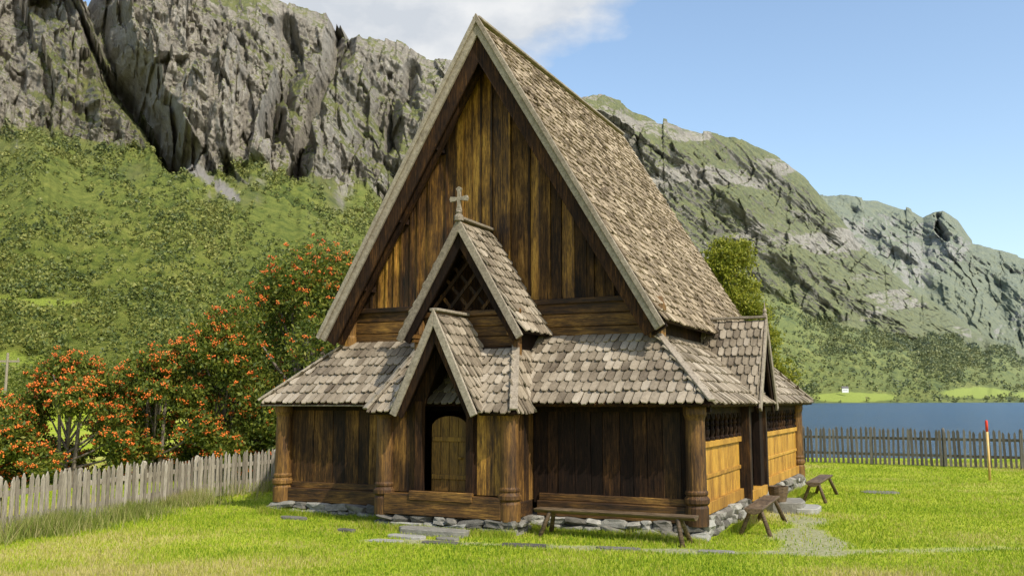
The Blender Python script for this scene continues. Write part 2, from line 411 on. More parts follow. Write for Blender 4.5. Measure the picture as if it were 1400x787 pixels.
WH.box(-1.1,1.1,-.10,-.02,3.75,3.85)
WD.prism([(-1.05,.3,3.75),(1.05,.3,3.75),(0,.3,5.35)],(0,.04,0))
def clipbeam(mb,x0,z0,x1,z1,y,w):
    k=(UZ-UT)/UA; ins=lambda x,z: abs(x)*k+z<UZ-.28 and z>3.84
    pts=[(x0+(x1-x0)*t/60,z0+(z1-z0)*t/60) for t in range(61)]; pts=[q for q in pts if ins(*q)]
    if len(pts)>3: mb.beam((pts[0][0],y,pts[0][1]),(pts[-1][0],y,pts[-1][1]),w,.03,(0,1,0))
for k in range(-6,7):
    clipbeam(WU,k*.36-1.0,3.6,k*.36+1.0,5.9,-.03,.06); clipbeam(WU,k*.36+1.0,3.6,k*.36-1.0,5.9,.01,.06)
def gz(a): return PZ-(PZ-PT)/PA*abs(a)-.16
def top(a): return max(2.14,gz(a)) if abs(a)<.9 else 2.2
def arch(a):
    a=abs(a)/.44; return 2.1+.85*(1-a**1.7) if a<1 else .62
xs=[-1.12,-.96,-.8,-.62,-.44,-.33,-.22,-.11,0,.11,.22,.33,.44,.62,.8,.96,1.12]
for x0,x1 in zip(xs[:-1],xs[1:]):
    if abs(x0+x1)/2<.44: b0,b1=arch(x0) if abs(x0)<.44 else 2.1,arch(x1) if abs(x1)<.44 else 2.1
    else: b0=b1=.62
    (WD if abs(x0+x1)<1.1 else WT if x0>0 else WU).plankx(x0+.003,x1-.003,-.80,b0,b1,max(b0+.01,top(x0)),max(b1+.01,top(x1)),.05)
for s in (-1,1):
    a,b=sorted((s*.44,s*.58)); WD.box(a,b,-.88,-.78,.62,2.2)
    a,b=sorted((s*1.2,s*1.27))
    y=-.7
    while y<.02:
        (WU if s>0 else WD).box(a,b,y+.003,y+.2,.5,2.25); y+=.2
WH.box(-1.15,1.15,-.97,-.66,.24,.60); WH.box(-.62,.62,-1.0,-.9,.50,.66)
for s in (-1,1):
    a,b=sorted((s*1.16,s*1.30)); WH.box(a,b,-.66,.0,.24,.5)
WD.prism([(4.30,SY-.9,2.2),(4.30,SY+.9,2.2),(4.30,SY,3.7)],(-.05,0,0))
for yy in (SY-.88,SY+.88): WU.box(4.10,4.36,yy-.07,yy+.07,.3,2.25)
for yy in (SY-.62,SY+.62): WD.box(4.15,4.30,yy-.2,yy+.2,.4,2.3)
WG.box(4.1,4.36,SY-.8,SY+.8,.25,.45)
DR=MB()
for k in range(4): DR.box(4.02,4.06,SY-.44+k*.22,SY-.225+k*.22,.45,2.15)
WT.obj('wall_boards',W_TAR,church); WU.obj('darker_wall_boards',W_TARD,church); WD.obj('dark_wall_boards',W_DARK,church,bevel=.004); WH.obj('horizontal_timbers',W_TARH,church,bevel=.012)
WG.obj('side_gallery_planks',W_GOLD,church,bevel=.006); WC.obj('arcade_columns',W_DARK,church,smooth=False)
for k in range(4):
    x0=-.36+k*.18; x1=x0+.172
    zt=lambda x:1.72+.22*math.sqrt(max(0,1-(x/.38)**2))
    xm=(x0+x1)/2; DR.prism([(x0,-.66,.64),(x1,-.66,.64),(x1,-.66,zt(x1)),(xm,-.66,zt(xm)),(x0,-.66,zt(x0))],(0,.045,0))
DR.box(-.34,.34,-.69,-.66,.85,.93); DR.box(-.34,.34,-.69,-.66,1.5,1.58)
DR.lathe(.24,-.70,[(.03,1.2),(.045,1.22),(.03,1.24)],8)
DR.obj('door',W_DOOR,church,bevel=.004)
PO=MB()
def post(x,y,z0,z1,r):
    PO.lathe(x,y,[(r*1.12,z0),(r*1.12,z0+.28),(r*1.0,z0+.32),(r*1.22,z0+.36),(r*1.22,z0+.42),(r,z0+.47),(r*1.1,z0+.5),(r*1.1,z0+.53),(r*.98,z0+.56),(r*.93,z1-.25),(r*1.0,z1-.2),(r*1.12,z1-.15),(r*1.12,z1)],18)
for s in (-1,1):
    post(s*4.2,0,.22,2.14,.17); post(s*1.24,-.8,.22,2.12,.165)
    post(s*4.2,10.6,.22,2.14,.15)
    PO.lathe(s*3.30,.93,[(.17,3.0),(.17,3.5),(.15,3.55),(.17,3.9),(.12,4.05)],16)
    PO.lathe(s*1.02,-.05,[(.09,2.9),(.09,3.4),(.11,3.45),(.11,3.7)],12)
    a=s*3.42
    PO.box(a-.1,a+.1,.45,.8,3.60,3.70); PO.box(a-.08,a+.08,.5,.8,3.70,3.78); PO.box(a-.11,a+.11,.42,.8,3.78,3.86)
    a=s*1.05
    PO.box(a-.09,a+.09,-.34,-.1,3.36,3.43); PO.box(a-.07,a+.07,-.3,-.1,3.29,3.36)
PO.obj('corner_posts',W_POST,church)
CR=MB(); cy=-.40; cz=UZ+.1
CR.prism([(-.035,cy,cz),(.035,cy,cz),(.05,cy,cz+.12),(.03,cy,cz+.2),(.03,cy,cz+.30),(.17,cy,cz+.28),(.19,cy,cz+.33),(.17,cy,cz+.38),(.03,cy,cz+.36),(.03,cy,cz+.47),(.06,cy,cz+.52),(0,cy,cz+.56),(-.06,cy,cz+.52),(-.03,cy,cz+.47),(-.03,cy,cz+.36),(-.17,cy,cz+.38),(-.19,cy,cz+.33),(-.17,cy,cz+.28),(-.03,cy,cz+.30),(-.03,cy,cz+.2),(-.05,cy,cz+.12)],(0,.05,0))
CR.lathe(0,cy+.02,[(.09,cz-.08),(.09,cz),(.05,cz+.05),(.065,cz+.08),(.03,cz+.11)],10)
CR.lathe(4.56,SY,[(.05,SZ+.05),(.05,SZ+.12),(.03,SZ+.15),(.045,SZ+.2),(.02,SZ+.25),(.005,SZ+.38)],8)
CR.obj('gable_cross',W_GREY,church)
FS=MB()
def stones(p,q,h=.24):
    p=Vector(p);q=Vector(q);L=(q-p).length;t=0; dx=abs((q-p).x)>abs((q-p).y)
    for lay in range(2):
        t=0
        while t<L:
            s=random.uniform(.2,.55); c=p.lerp(q,min(1,(t+s*.5)/L)); hh=h*.5*random.uniform(.8,1.15)
            sz=(s*.52,random.uniform(.15,.21),hh*.56) if dx else (random.uniform(.15,.21),s*.52,hh*.56)
            FS.rock((c.x+random.uniform(-.03,.03),c.y+random.uniform(-.03,.03)-.03*(1-lay),h*(.22+.5*lay)),sz)
            t+=s
stones((-4.35,-.0,0),(-1.3,-.0,0)); stones((1.3,-.0,0),(4.3,-.0,0),.25); stones((-1.3,-.82,0),(1.3,-.82,0),.24)
stones((4.18,0,0),(4.18,10.7,0),.32); stones((-4.2,0,0),(-4.2,10.7,0)); stones((-1.25,-.8,0),(-1.25,0,0)); stones((1.25,-.8,0),(1.25,0,0))
FS.box(-4.1,4.1,.1,10.6,.02,.24)
FS.obj('foundation_stones',STONE,church)
def at(a,b,z=0):
    v=Vector((-.81,16.84,0))+e1*a+e2*b; return (v.x,v.y,z)
ST_=MB()
def slab(mb,cx,cy,rx,ry,z,n=10,th=.06,rz=0):
    pts=[]
    for k in range(n):
        a=2*math.pi*k/n; r=random.uniform(.8,1.08)
        sx=math.copysign(abs(math.cos(a))**.6,math.cos(a))*rx*r; sy=math.copysign(abs(math.sin(a))**.6,math.sin(a))*ry*r
        pts.append((cx+sx*math.cos(rz)-sy*math.sin(rz),cy+sx*math.sin(rz)+sy*math.cos(rz),z-th))
    mb.prism(pts,(0,0,th))
slab(ST_,.1,-1.35,.75,.22,.10,12,.12); slab(ST_,-.1,-1.85,.35,.14,.045,10,.06); slab(ST_,-3.3,-.75,.3,.1,.05); slab(ST_,-1.4,-1.7,.18,.09,.05)
slab(ST_,.6,-1.75,.2,.1,.04,9,.05)
o=ST_.obj('doorstep',STONE,None,bevel=.01); o.location=church.location; o.rotation_euler=church.rotation_euler
S2=MB(); slab(S2,4.85,SY+.1,.4,.55,.22,10,.3); slab(S2,5.25,SY+.1,.3,.5,.11,10,.2)
o=S2.obj('side_door_step',STONE,None,bevel=.02); o.location=church.location; o.rotation_euler=church.rotation_euler

# ------------------------------------------------------------------ benches
BW=wood('bench_wood',[(.2,(.03,.02,.012)),(.5,(.10,.065,.035)),(.8,(.2,.14,.08))],(.9,3,9),.6,.2)
def bench(p0,p1,seat=.46,wd=.3,th=.10):
    e=empty('log_bench',p0); p0v=Vector(p0); d=Vector(p1)-p0v; L=d.length; e.rotation_euler=(0,0,math.atan2(d.y,d.x))
    m=MB(); n=12; pr=[]
    for k in range(n):
        a=math.pi+math.pi*k/(n-1); pr.append((0,math.cos(a)*wd/2,seat-.005+math.sin(a)*th))
    m.prism(pr,(L,0,0)); m.obj('seat',BW,e,bevel=.008)
    l=MB()
    for x in (.28,L-.28):
        for s in (-1,1):
            l.tube([(x-.0,s*.08,seat-.05),(x+(-.12 if x<L/2 else .12),s*.24,0)],[.035,.04],8)
    l.obj('legs',BW,e,smooth=True)
bench(at(1.65,-.62),at(4.35,-.62),.45,.28,.075); bench(at(4.95,.7),at(4.85,3.0)); bench(at(5.15,6.2),at(5.15,8.6))
tb=MB(); tb.lathe(0,0,[(.15,0),(.19,.18),(.2,.3),(.17,.3),(.15,.2)],14)
o=tb.obj('wooden_tub',BW); o.location=at(4.75,SY-.25,.22)
# ------------------------------------------------------------------ fences
def fence(pts,h=1.0,spacing=.135,w=.085,seed=1,rail=(.3,.75)):
    m=MB(); R=random.Random(seed)
    for (p,q) in zip(pts[:-1],pts[1:]):
        p=Vector((*p,0));q=Vector((*q,0)); d=(q-p).normalized(); nn=Vector((d.y,-d.x,0)); L=(q-p).length
        if nn.y>0: nn=-nn
        t=0
        while t<L:
            c=p+d*t+nn*.035; hh=h+R.uniform(-.05,.05)+.03*math.sin(t*.8); le=R.uniform(-.04,.04); z0=gh(c.x,c.y)+.03
            ww=w*R.uniform(.8,1.12)/2; a=c-d*ww; b=c+d*ww; ld=d*le
            tip=R.uniform(-.015,.015)
            P=[a+Vector((0,0,z0)),b+Vector((0,0,z0)),b+ld+Vector((0,0,z0+hh-.09)),c+ld+d*tip+Vector((0,0,z0+hh)),a+ld+Vector((0,0,z0+hh-.09))]
            m.prism(P,nn*.022); t+=spacing*R.uniform(.9,1.1)
        n=max(1,round(L/2.2))
        for k in range(n):
            a=p+d*(L*k/n);b=p+d*(L*(k+1)/n); za=gh(a.x,a.y);zb=gh(b.x,b.y)
            for r in rail: m.beam(a+Vector((0,0,za+r*h)),b+Vector((0,0,zb+r*h)),.05,.09)
            a2=a-nn*.08; m.lathe(a2.x,a2.y,[(.06,za-.1),(.055,za+h*1.02),(.02,za+h*1.06)],8)
    return m
# ------------------------------------------------------------------ ground
def gh(x,y):
    x=np.asarray(x,dtype=float); y=np.asarray(y,dtype=float)
    s=x/np.maximum(y,1)
    und=.10*(fbm(x*.15,y*.15,3,5)-.5)*sst(11,22,np.hypot(x+.8,y-20))
    near=.10*sst(13,9,y)
    m=sst(.02,.14,s)*sst(36,44,y)
    far=sst(60,260,y)*sst(.0,-.15,s)*6
    r=und+near-3.5*m+far*(1-m)
    return float(r) if r.ndim==0 else r
def axis(a,b,st,lo,hi,g=1.16):
    c=list(np.arange(a,b,st)); d=st; x=b
    while x<hi: c.append(x); d*=g; x+=d
    c.append(hi); d=st; x=a-st; pre=[]
    while x>lo: pre.append(x); d*=g; x-=d
    pre.append(lo); return np.array(pre[::-1]+c)
gx=axis(-14,18,.16,-6000,8000); gy=axis(7,40,.16,-400,9000)
X,Y=np.meshgrid(gx,gy); Zg=gh(X,Y)
def strip(x,y,pts,w):
    d=np.full(np.shape(x),1e9)
    for (a,b) in zip(pts[:-1],pts[1:]):
        a=np.array(a);b=np.array(b); ab=b-a; t=np.clip(((x-a[0])*ab[0]+(y-a[1])*ab[1])/(ab@ab),0,1)
        d=np.minimum(d,np.hypot(x-a[0]-t*ab[0],y-a[1]-t*ab[1]))
    return d/w
PATH=[(-2.3,14.95),(-.6,14.6),(1.2,14.15),(3.4,13.75),(5.2,13.9),(8,14.2),(12,14.6)]
def dirt(x,y):
    n=fbm(x*1.3,y*1.3,4,9)
    a=(1-sst(.3,1.25,strip(x,y,PATH,.17)+(n-.5)*3.2))*(1-.5*sst(4,8,x))
    b=1-sst(.5,1.2,strip(x,y,[(4.5,13.9),(5.0,16),(5.5,18.3)],.45)+(n-.5)*2.8)
    return np.clip(np.maximum(a*.8,b*.8),0,1)
dm=dirt(X,Y)*(Y<40)
beach=sst(.03,.12,X/np.maximum(Y,1))*sst(36.0,37.5,Y)
def dryness(x,y):
    d=fbm(x*.35,y*.35,5,21)+.38*sst(15.5,10.5,y)*sst(-1,-6,x)+.10*sst(12.5,10.5,y)
    return sst(.50,.80,d)
def ground_mat():
    m=M('lawn_ground',.95,.1); v=m.co()
    n1=m.noise(.45,v,5); n2=m.noise(3,v,6,.65); n3=m.noise(35,v,3,.7)
    f=m.math('MULTIPLY_ADD',n1,.5,m.math('MULTIPLY_ADD',n2,.4,m.math('MULTIPLY',n3,.3)))
    c=m.ramp(f,[(.40,(.12,.18,.008)),(.55,(.23,.30,.014)),(.68,(.33,.375,.03)),(.85,(.38,.37,.07))])
    c=m.mix(m.math('MULTIPLY',m.attr('dry'),.7),c,(.42,.37,.12))
    dirtc=m.ramp(m.noise(14,v,6,.7),[(.35,(.14,.13,.07)),(.5,(.25,.23,.16)),(.65,(.36,.34,.27))])
    c=m.mix(m.attr('dirt'),c,dirtc)
    bc=m.ramp(m.noise(2.0,v,6,.8),[(.4,(.3,.29,.27)),(.6,(.62,.61,.58))])
    c=m.mix(m.attr('beach'),c,bc)
    m.col(c); m.bump(m.math('MULTIPLY_ADD',n3,.6,n2),.5,.04); return m.m
nx_,ny_=len(gx),len(gy)
idx=np.arange(nx_*ny_).reshape(ny_,nx_)
F=np.stack([idx[:-1,:-1],idx[:-1,1:],idx[1:,1:],idx[1:,:-1]],-1).reshape(-1,4)
np_mesh('ground',np.stack([X,Y,Zg],-1),F,ground_mat(),smooth=True,attrs={'dirt':dm,'beach':beach,'dry':dryness(X,Y)})
def grass_mat(name,stops):
    m=M(name,.6,.25); f=m.math('MULTIPLY_ADD',m.rand(),.5,m.math('MULTIPLY',m.noise(.6,m.co(),6),.7))
    f=m.math('MULTIPLY_ADD',m.attr('dry'),.30,f)
    c=m.ramp(f,stops); m.col(c); m.transl(c,.45); return m.m
def blades(name,x,y,h,wd,mat):
    n=len(x); a=rng.random(n)*math.pi; la=rng.random(n)*2*math.pi; ln=h*rng.uniform(.1,.7,n); z=gh(x,y)
    dx=np.cos(a)*wd/2; dy=np.sin(a)*wd/2
    V=np.empty((n,3,3)); V[:,0]=np.stack([x-dx,y-dy,z-.01],-1); V[:,1]=np.stack([x+dx,y+dy,z-.01],-1)
    V[:,2]=np.stack([x+np.cos(la)*ln,y+np.sin(la)*ln,z+h],-1)
    return np_mesh(name,V,np.arange(3*n).reshape(n,3),mat,attrs={'dry':np.repeat(dryness(x,y),3)})
def inchurch(x,y,m=.1):
    rx=x+.81; ry=y-16.84; a=rx*e1.x+ry*e1.y; b=rx*e2.x+ry*e2.y
    return ((np.abs(a)<4.3+m)&(b>-.1-m)&(b<10.8))|((np.abs(a)<1.35+m)&(b>-1.0-m)&(b<0))
n=420000
yy=9+ (rng.random(n)**1.9)*26; xx=rng.uniform(-.62,.62,n)*(yy+1)
k=(~inchurch(xx,yy))&(rng.random(n)>dirt(xx,yy)*1.1); xx=xx[k];yy=yy[k]
hh=rng.uniform(.02,.048,len(xx))*(.7+1.1*fbm(xx*.6,yy*.6,3,3)+.4*dryness(xx,yy)) 
G1=grass_mat('lawn_grass',[(.28,(.10,.18,.008)),(.48,(.23,.335,.014)),(.68,(.37,.43,.03)),(.84,(.46,.42,.10)),(1.0,(.54,.46,.2))])
blades('grass',xx,yy,hh,.012+.0006*yy,G1)
G2=grass_mat('tall_grass_mat',[(.25,(.10,.15,.018)),(.5,(.21,.26,.04)),(.72,(.38,.35,.13)),(.92,(.5,.43,.24))])
FL=[(-10.6,8.0),(-8.3,15.2),(-7.06,21.0),(-5.95,23.6),(-4.2,27.5),(-1,32)]
xs_=[];ys_=[]
for (a,b),cnt in zip(zip(FL[:-1],FL[1:]),(11000,20000,3500,1500,0)):
    t=rng.random(cnt); xs_.append(a[0]+(b[0]-a[0])*t+np.abs(rng.normal(0,.5,cnt))-.25); ys_.append(a[1]+(b[1]-a[1])*t)
xx=np.concatenate(xs_);yy=np.concatenate(ys_); k=fbm(xx*.9,yy*.9,3,4)+rng.normal(0,.05,len(xx))>.46; xx=xx[k];yy=yy[k]
blades('tall_grass',xx,yy,rng.uniform(.10,.42,len(xx))*(.4+fbm(xx*.8,yy*.8,3,8)),.016,G2)
n9=16000; s_=rng.integers(0,4,n9)
a=np.where(s_==0,rng.uniform(1.3,4.4,n9),np.where(s_==1,rng.uniform(-4.5,-1.3,n9),np.where(s_==3,rng.uniform(-1.5,1.5,n9),4.45+np.abs(rng.normal(0,.07,n9)))))
b=np.where(s_==2,rng.uniform(0,10.8,n9),np.where(s_==3,-1.08,-.24)-np.abs(rng.normal(0,.10,n9)))
blades('foundation_grass',-.81+a*e1.x+b*e2.x,16.84+a*e1.y+b*e2.y,rng.uniform(.04,.16,n9)*(.3+1.2*fbm(a*1.5,b*1.5,3,6)),.014,G1)
fence(FL,.93,seed=2).obj('picket_fence',W_FENCE)
fence([(4.0,36.2),(10.5,33.4),(16.5,30.0),(24,26.0)],1.22,.15,.085,seed=5).obj('picket_fence',W_FENCED)
sp_=MB()
for (x,y,rx,ry) in [(-2.0,14.85,.3,.12),(-1.1,14.65,.35,.1),(.2,14.4,.4,.12),(1.6,14.1,.35,.1),(3.0,13.8,.3,.1),(8.9,22.6,.45,.35)]:
    slab(sp_,x,y,rx,ry,gh(x,y)+.025,10,.05,-.25)
sp_.obj('stepping_stones',STONE,bevel=.008)
mp=empty('marker_pole',(13.3,25.9,gh(13.3,25.9)))
q=MB(); q.lathe(0,0,[(.035,-.1),(.035,1.35)],10); q.obj('shaft',plain('yellowed_paint',(.55,.36,.13),.5),mp,True)
q=MB(); q.lathe(0,0,[(.036,1.35),(.036,1.64),(.02,1.67)],10); q.obj('red_tip',plain('red_paint',(.6,.04,.02),.5),mp,True)
# ------------------------------------------------------------------ lake
def water():
    m=M('lake_water',.25,.4); v=m.co((1,2.2,1)); n=m.noise(.35,v,8,.7); n2=m.noise(.006,m.co((1,3,1)),4)
    m.col(m.mix(n2,(.014,.055,.11),(.030,.085,.16))); m.bump(n,1.0,.9); return m.m
lk=MB(); lk.add([(-200,36,-1.15),(9000,36,-1.15),(9000,9000,-1.15),(-200,9000,-1.15)],[(0,1,2,3)]); lk.obj('lake',water())
# ------------------------------------------------------------------ mountains
def bearing(u,v):
    u=np.asarray(u,float);v=np.asarray(v,float); c=(393.5-v)/1250; d=.9924-.1227*c
    return (u-700)/1250/d,(.1227+.9924*c)/d
def tab(lst):
    a=np.array(lst,float); return bearing(a[:,0],a[:,1])
def dt(lst):
    a=np.array(lst,float); return bearing(a[:,0],np.full(len(a),400.))[0],a[:,1]
def rangemesh(name,sky,cbase,Db,Dr,s0,s1,ns,nt,mat,carve=(),fields=(),scree=(),seed=0,amp=80,frac=.74,tree=7,tcv=.46):
    ss=np.linspace(s0,s1,ns); ts=np.linspace(0,1,nt); rf1=sst(.05,.22,ss)
    sk=np.interp(ss,*tab(sky)); sk=sk+(.012*(fbm(ss*40,ss*0,5,seed+2)-.5)+.008*(facet(ss*30,ss*0+5,seed+3)-.5))*(1-.5*rf1)
    cb=np.interp(ss,*tab(cbase))+.07*(fbm(ss*14,ss*0+3,5,seed+4)-.5)
    cb=np.minimum(cb,sk*.93)
    db=np.interp(ss,*dt(Db)); dr=np.interp(ss,*dt(Dr))
    S,Tt=np.meshgrid(ss,ts); tb=-3.4/db; rf=sst(.05,.22,S)
    ql=np.clip(Tt/tcv,0,1); qu=np.clip((Tt-tcv)/(1-tcv),0,1)
    T=tb+(cb-tb)*ql+(sk-cb)*qu
    D=db+(dr-db)*(frac*ql+(1-frac)*(.75*qu+.25*qu**4))
    z=T*D+CAMZ
    arc=S*dr.mean()
    cl=sst(tcv-.05,tcv+.04,Tt)*(1-.7*sst(.88,1,Tt))
    sc=dr.mean()/1500
    wx=(fbm(arc/200/sc,z/160/sc,5,seed+5)-.5)*90*sc; wz=(fbm(arc/160/sc,z/200/sc,5,seed+6)-.5)*90*sc
    f1=facet((arc+wx+z*.45)/150/sc,(z+wz)/330/sc,seed+7)
    f2=facet((arc+wx*.8-z*.25)/52/sc,(z+wz)/110/sc,seed+8)
    f3=facet((arc+wx*.5+z*.2)/19/sc,(z+wz*.6)/34/sc,seed+9)
    f4=facet((arc+wx*.3)/7/sc,(z+wz*.3)/11/sc,seed+19)
    r1=ridged((arc+wx+z*.35)/260/sc,(z+wz)/620/sc,6,seed+7)
    g1=fbm((arc+wx+z*.9)/150/sc,(z+wz)/330/sc,7,seed+27,.58)
    led=fbm((arc+wx)/120/sc,(z+.28*arc+wz*.3)/18/sc,5,seed+10)
    dY=-amp*sc*(((f1-.5)*.85+(f2-.5)*.42)*(1-.70*rf)+(r1-.5)*.8*(1-rf)+(g1-.5)*3.2*rf+((f3-.5)*.2+(f4-.5)*.08)*(1-.25*rf)+(led-.5)*.38)*cl
    sl_=1-cl
    dY+=-60*sc*(ridged(arc/260/sc,z/500/sc,5,seed+11)-.5)*sl_*sst(.04,.3,Tt)
    for (poly,wd,dep) in carve:
        P=[bearing(*p) for p in poly]; P=[(float(a),float(b)) for a,b in P]
        d=strip(S+(wx/dr.mean())*.30+.010*(f2-.5)+.006*(f3-.5),T,P,wd)
        dY+=dep*np.clip(1-d,0,1)*(.75+.5*f2)
    D2=D+dY
    fr=1-sst(tcv-.05,tcv+.03,Tt+.10*(fbm(S*35,T*50,5,seed+12)-.5)*2)
    X=S*D2; Y=D2
    tr=fbm(X/tree/1.2,Y/tree/1.2+z/tree,2,seed+13)
    fm=np.zeros_like(S)
    for (u,v,ru,rv) in fields:
        fs,ft=bearing(u,v); rr=((S-fs)/(ru/1250))**2+((T-ft)/(rv/1250))**2; fm=np.maximum(fm,1-sst(.7,1.1,rr+(fbm(S*90,T*90,3,seed+20)-.5)*.8))
    open_=sst(.50,.60,fbm(arc/110/sc,z/45/sc,5,seed+15))
    fan=sst(.50,.62,fbm((arc+wx+z*.5)/110/sc,(z+wz)/230/sc,5,seed+16))*(1-.6*sst(.45,1,qu))*(1-rf)
    gr=fbm((arc+wx*1.3-z*1.2)/95/sc,(z+wz)/210/sc,6,seed+36,.6)+.16*sst(.55,.0,qu)+.12*sst(.65,1,qu)
    fan=fan+rf*2.1*sst(.46,.60,gr)
    z=z+tree*1.2*(tr-.4)*fr*(1-fm)*sst(0.01,.03,Tt)*(1-.7*open_)
    sm=np.zeros_like(S)
    for (poly,wd) in scree:
        P=[tuple(float(t) for t in bearing(*p)) for p in poly]; sm=np.maximum(sm,1-sst(.5,1.3,strip(S,T,P,wd)+(fbm(S*200,T*200,3,3)-.5)*1.6))
    idx=np.arange(ns*nt).reshape(nt,ns)
    F=np.stack([idx[:-1,:-1],idx[:-1,1:],idx[1:,1:],idx[1:,:-1]],-1).reshape(-1,4)
    np_mesh(name,np.stack([X,Y,z],-1),F,mat,smooth=True,attrs={'forest':fr,'field':fm,'scree':sm,'open':open_,'tr':tr,'fan':fan})
    return X,Y,z,fr,fm,open_,sm,S,arc
def mountain_mat(name,ds,haze0,haze1,hz,bd):
    m=M(name,.95,.1); v=m.co((1,1,1)); vs=m.co((1,1,.4))
    n1=m.noise(.012/ds,v,8,.65); n2=m.noise(.06/ds,vs,9,.75); n3=m.noise(.25/ds,v,6,.75)
    rock=m.ramp(m.math('MULTIPLY_ADD',n1,.35,m.math('MULTIPLY_ADD',n2,.55,m.math('MULTIPLY',n3,.35))),
        [(.46,(.085,.074,.060)),(.56,(.225,.198,.160)),(.67,(.37,.333,.275)),(.80,(.50,.46,.39))])
    geo=m.n('ShaderNodeNewGeometry'); sx=m.n('ShaderNodeSeparateXYZ'); m.link(geo.outputs['Normal'],sx.inputs[0])
    veg=m.math('ADD',m.math('MULTIPLY',m.math('SUBTRACT',sx.outputs[2],.51),4.0),m.math('MULTIPLY',m.math('SUBTRACT',n2,.5),4.0))
    veg=m.math('ADD',veg,m.math('MULTIPLY',m.math('SUBTRACT',n1,.5),3.0))
    veg=m.math('ADD',veg,m.math('MULTIPLY_ADD',m.attr('fan'),1.6,-.10),clamp=True)
    veg=m.math('MULTIPLY',veg,.92)
    grassc=m.ramp(m.noise(.05/ds,v,8,.75),[(.35,(.055,.068,.014)),(.5,(.125,.138,.026)),(.65,(.20,.195,.045))])
    fn=m.noise(.010/ds,v,7,.7)
    fc=m.ramp(m.math('MULTIPLY_ADD',fn,.75,m.math('MULTIPLY_ADD',m.attr('tr'),.3,m.math('MULTIPLY',n3,.4))),
        [(.50,(.030,.050,.008)),(.62,(.080,.112,.016)),(.74,(.16,.188,.028)),(.88,(.24,.25,.05))])
    fc=m.mix(m.math('MULTIPLY',m.attr('open'),.6),fc,m.ramp(m.noise(.10/ds,v,9,.8),[(.38,(.065,.095,.013)),(.5,(.16,.19,.03)),(.62,(.27,.28,.055))]))
    c=m.mix(veg,rock,grassc)
    c=m.mix(m.attr('forest'),c,fc)
    c=m.mix(m.attr('field'),c,(.30,.36,.05))
    c=m.mix(m.attr('scree'),c,(.27,.25,.22))
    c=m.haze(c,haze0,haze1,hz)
    m.col(c); m.bump(m.math('MULTIPLY_ADD',n2,1.0,m.math('MULTIPLY',n3,.6)),1.0,bd); return m.m
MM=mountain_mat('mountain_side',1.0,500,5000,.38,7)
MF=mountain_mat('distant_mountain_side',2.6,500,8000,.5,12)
near_sky=[(-500,-80),(-200,-60),(0,-35),(100,-30),(135,-32),(160,-35),(240,-22),(310,-2),(400,15),(480,35),(540,58),(600,85),(650,100),(720,118),(800,138),(850,148),(900,170),(960,178),(1000,188),(1060,215),(1100,245),(1125,275),(1160,315),(1200,355),(1260,405),(1330,448),(1400,482),(1600,525)]
near_cb=[(-500,170),(0,185),(100,195),(200,210),(250,215),(330,235),(420,245),(500,272),(620,300),(800,340),(900,350),(1000,385),(1100,415),(1200,440),(1300,462),(1400,490),(1600,532)]
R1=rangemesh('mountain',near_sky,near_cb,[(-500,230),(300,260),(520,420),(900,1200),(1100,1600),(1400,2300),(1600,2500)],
  [(-500,1450),(300,1500),(600,1800),(900,2700),(1100,3400),(1400,4100),(1600,4300)],-.98,.72,1700,520,MM,
  carve=[([(125,-30),(160,90),(245,212)],.024,140),([(385,40),(400,110),(375,190)],.014,80),([(470,30),(445,120),(415,235)],.018,110),([(560,90),(540,200)],.012,60)],
  fields=[(60,416,75,5),(10,494,70,9),(30,505,60,10),(1165,543,62,7),(1335,537,50,8),(1450,540,60,8)],scree=[([(258,222),(285,248),(322,272)],.006)],seed=1,amp=85)
far_sky=[(1000,262),(1080,266),(1120,268),(1150,267),(1200,272),(1240,285),(1262,298),(1275,293),(1290,291),(1310,305),(1330,332),(1370,342),(1400,350),(1500,380),(1600,420)]
far_cb=[(1000,330),(1150,390),(1250,425),(1400,480),(1600,520)]
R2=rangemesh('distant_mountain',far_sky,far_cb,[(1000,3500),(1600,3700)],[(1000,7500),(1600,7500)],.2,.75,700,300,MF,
  carve=[([(1285,296),(1295,320)],.005,150)],seed=40,amp=60,frac=.5,tree=16,tcv=.35)
# ------------------------------------------------------------------ trees
def leaf_mat(name,stops,tr=.35,ns=.9,hz=0,rw=.55,nw=.6):
    m=M(name,.55,.3); f=m.math('MULTIPLY_ADD',m.rand(),rw,m.math('MULTIPLY',m.noise(ns,m.co(),6,.65),nw))
    c=m.ramp(f,stops)
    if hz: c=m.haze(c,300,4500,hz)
    m.col(c); m.transl(c,tr); return m.m
LR=leaf_mat('rowan_leaves',[(.2,(.035,.06,.010)),(.45,(.085,.125,.018)),(.7,(.18,.215,.026)),(.9,(.29,.27,.04))],.45)
LB=leaf_mat('birch_leaves',[(.2,(.09,.12,.01)),(.5,(.20,.22,.018)),(.8,(.33,.32,.035))],.4)
LD=leaf_mat('distant_leaves',[(.2,(.045,.065,.010)),(.5,(.10,.13,.02)),(.8,(.20,.21,.04))],.3,.04)
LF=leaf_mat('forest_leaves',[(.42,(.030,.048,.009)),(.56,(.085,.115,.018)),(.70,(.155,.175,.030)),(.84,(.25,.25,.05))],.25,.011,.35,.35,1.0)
BARK=plain('bark',(.16,.13,.10),.9,9)
BER=M('rowan_berries',.4,.5); BER.col(BER.mix(BER.rand(),(.50,.08,.01),(.72,.21,.025))); BER=BER.m
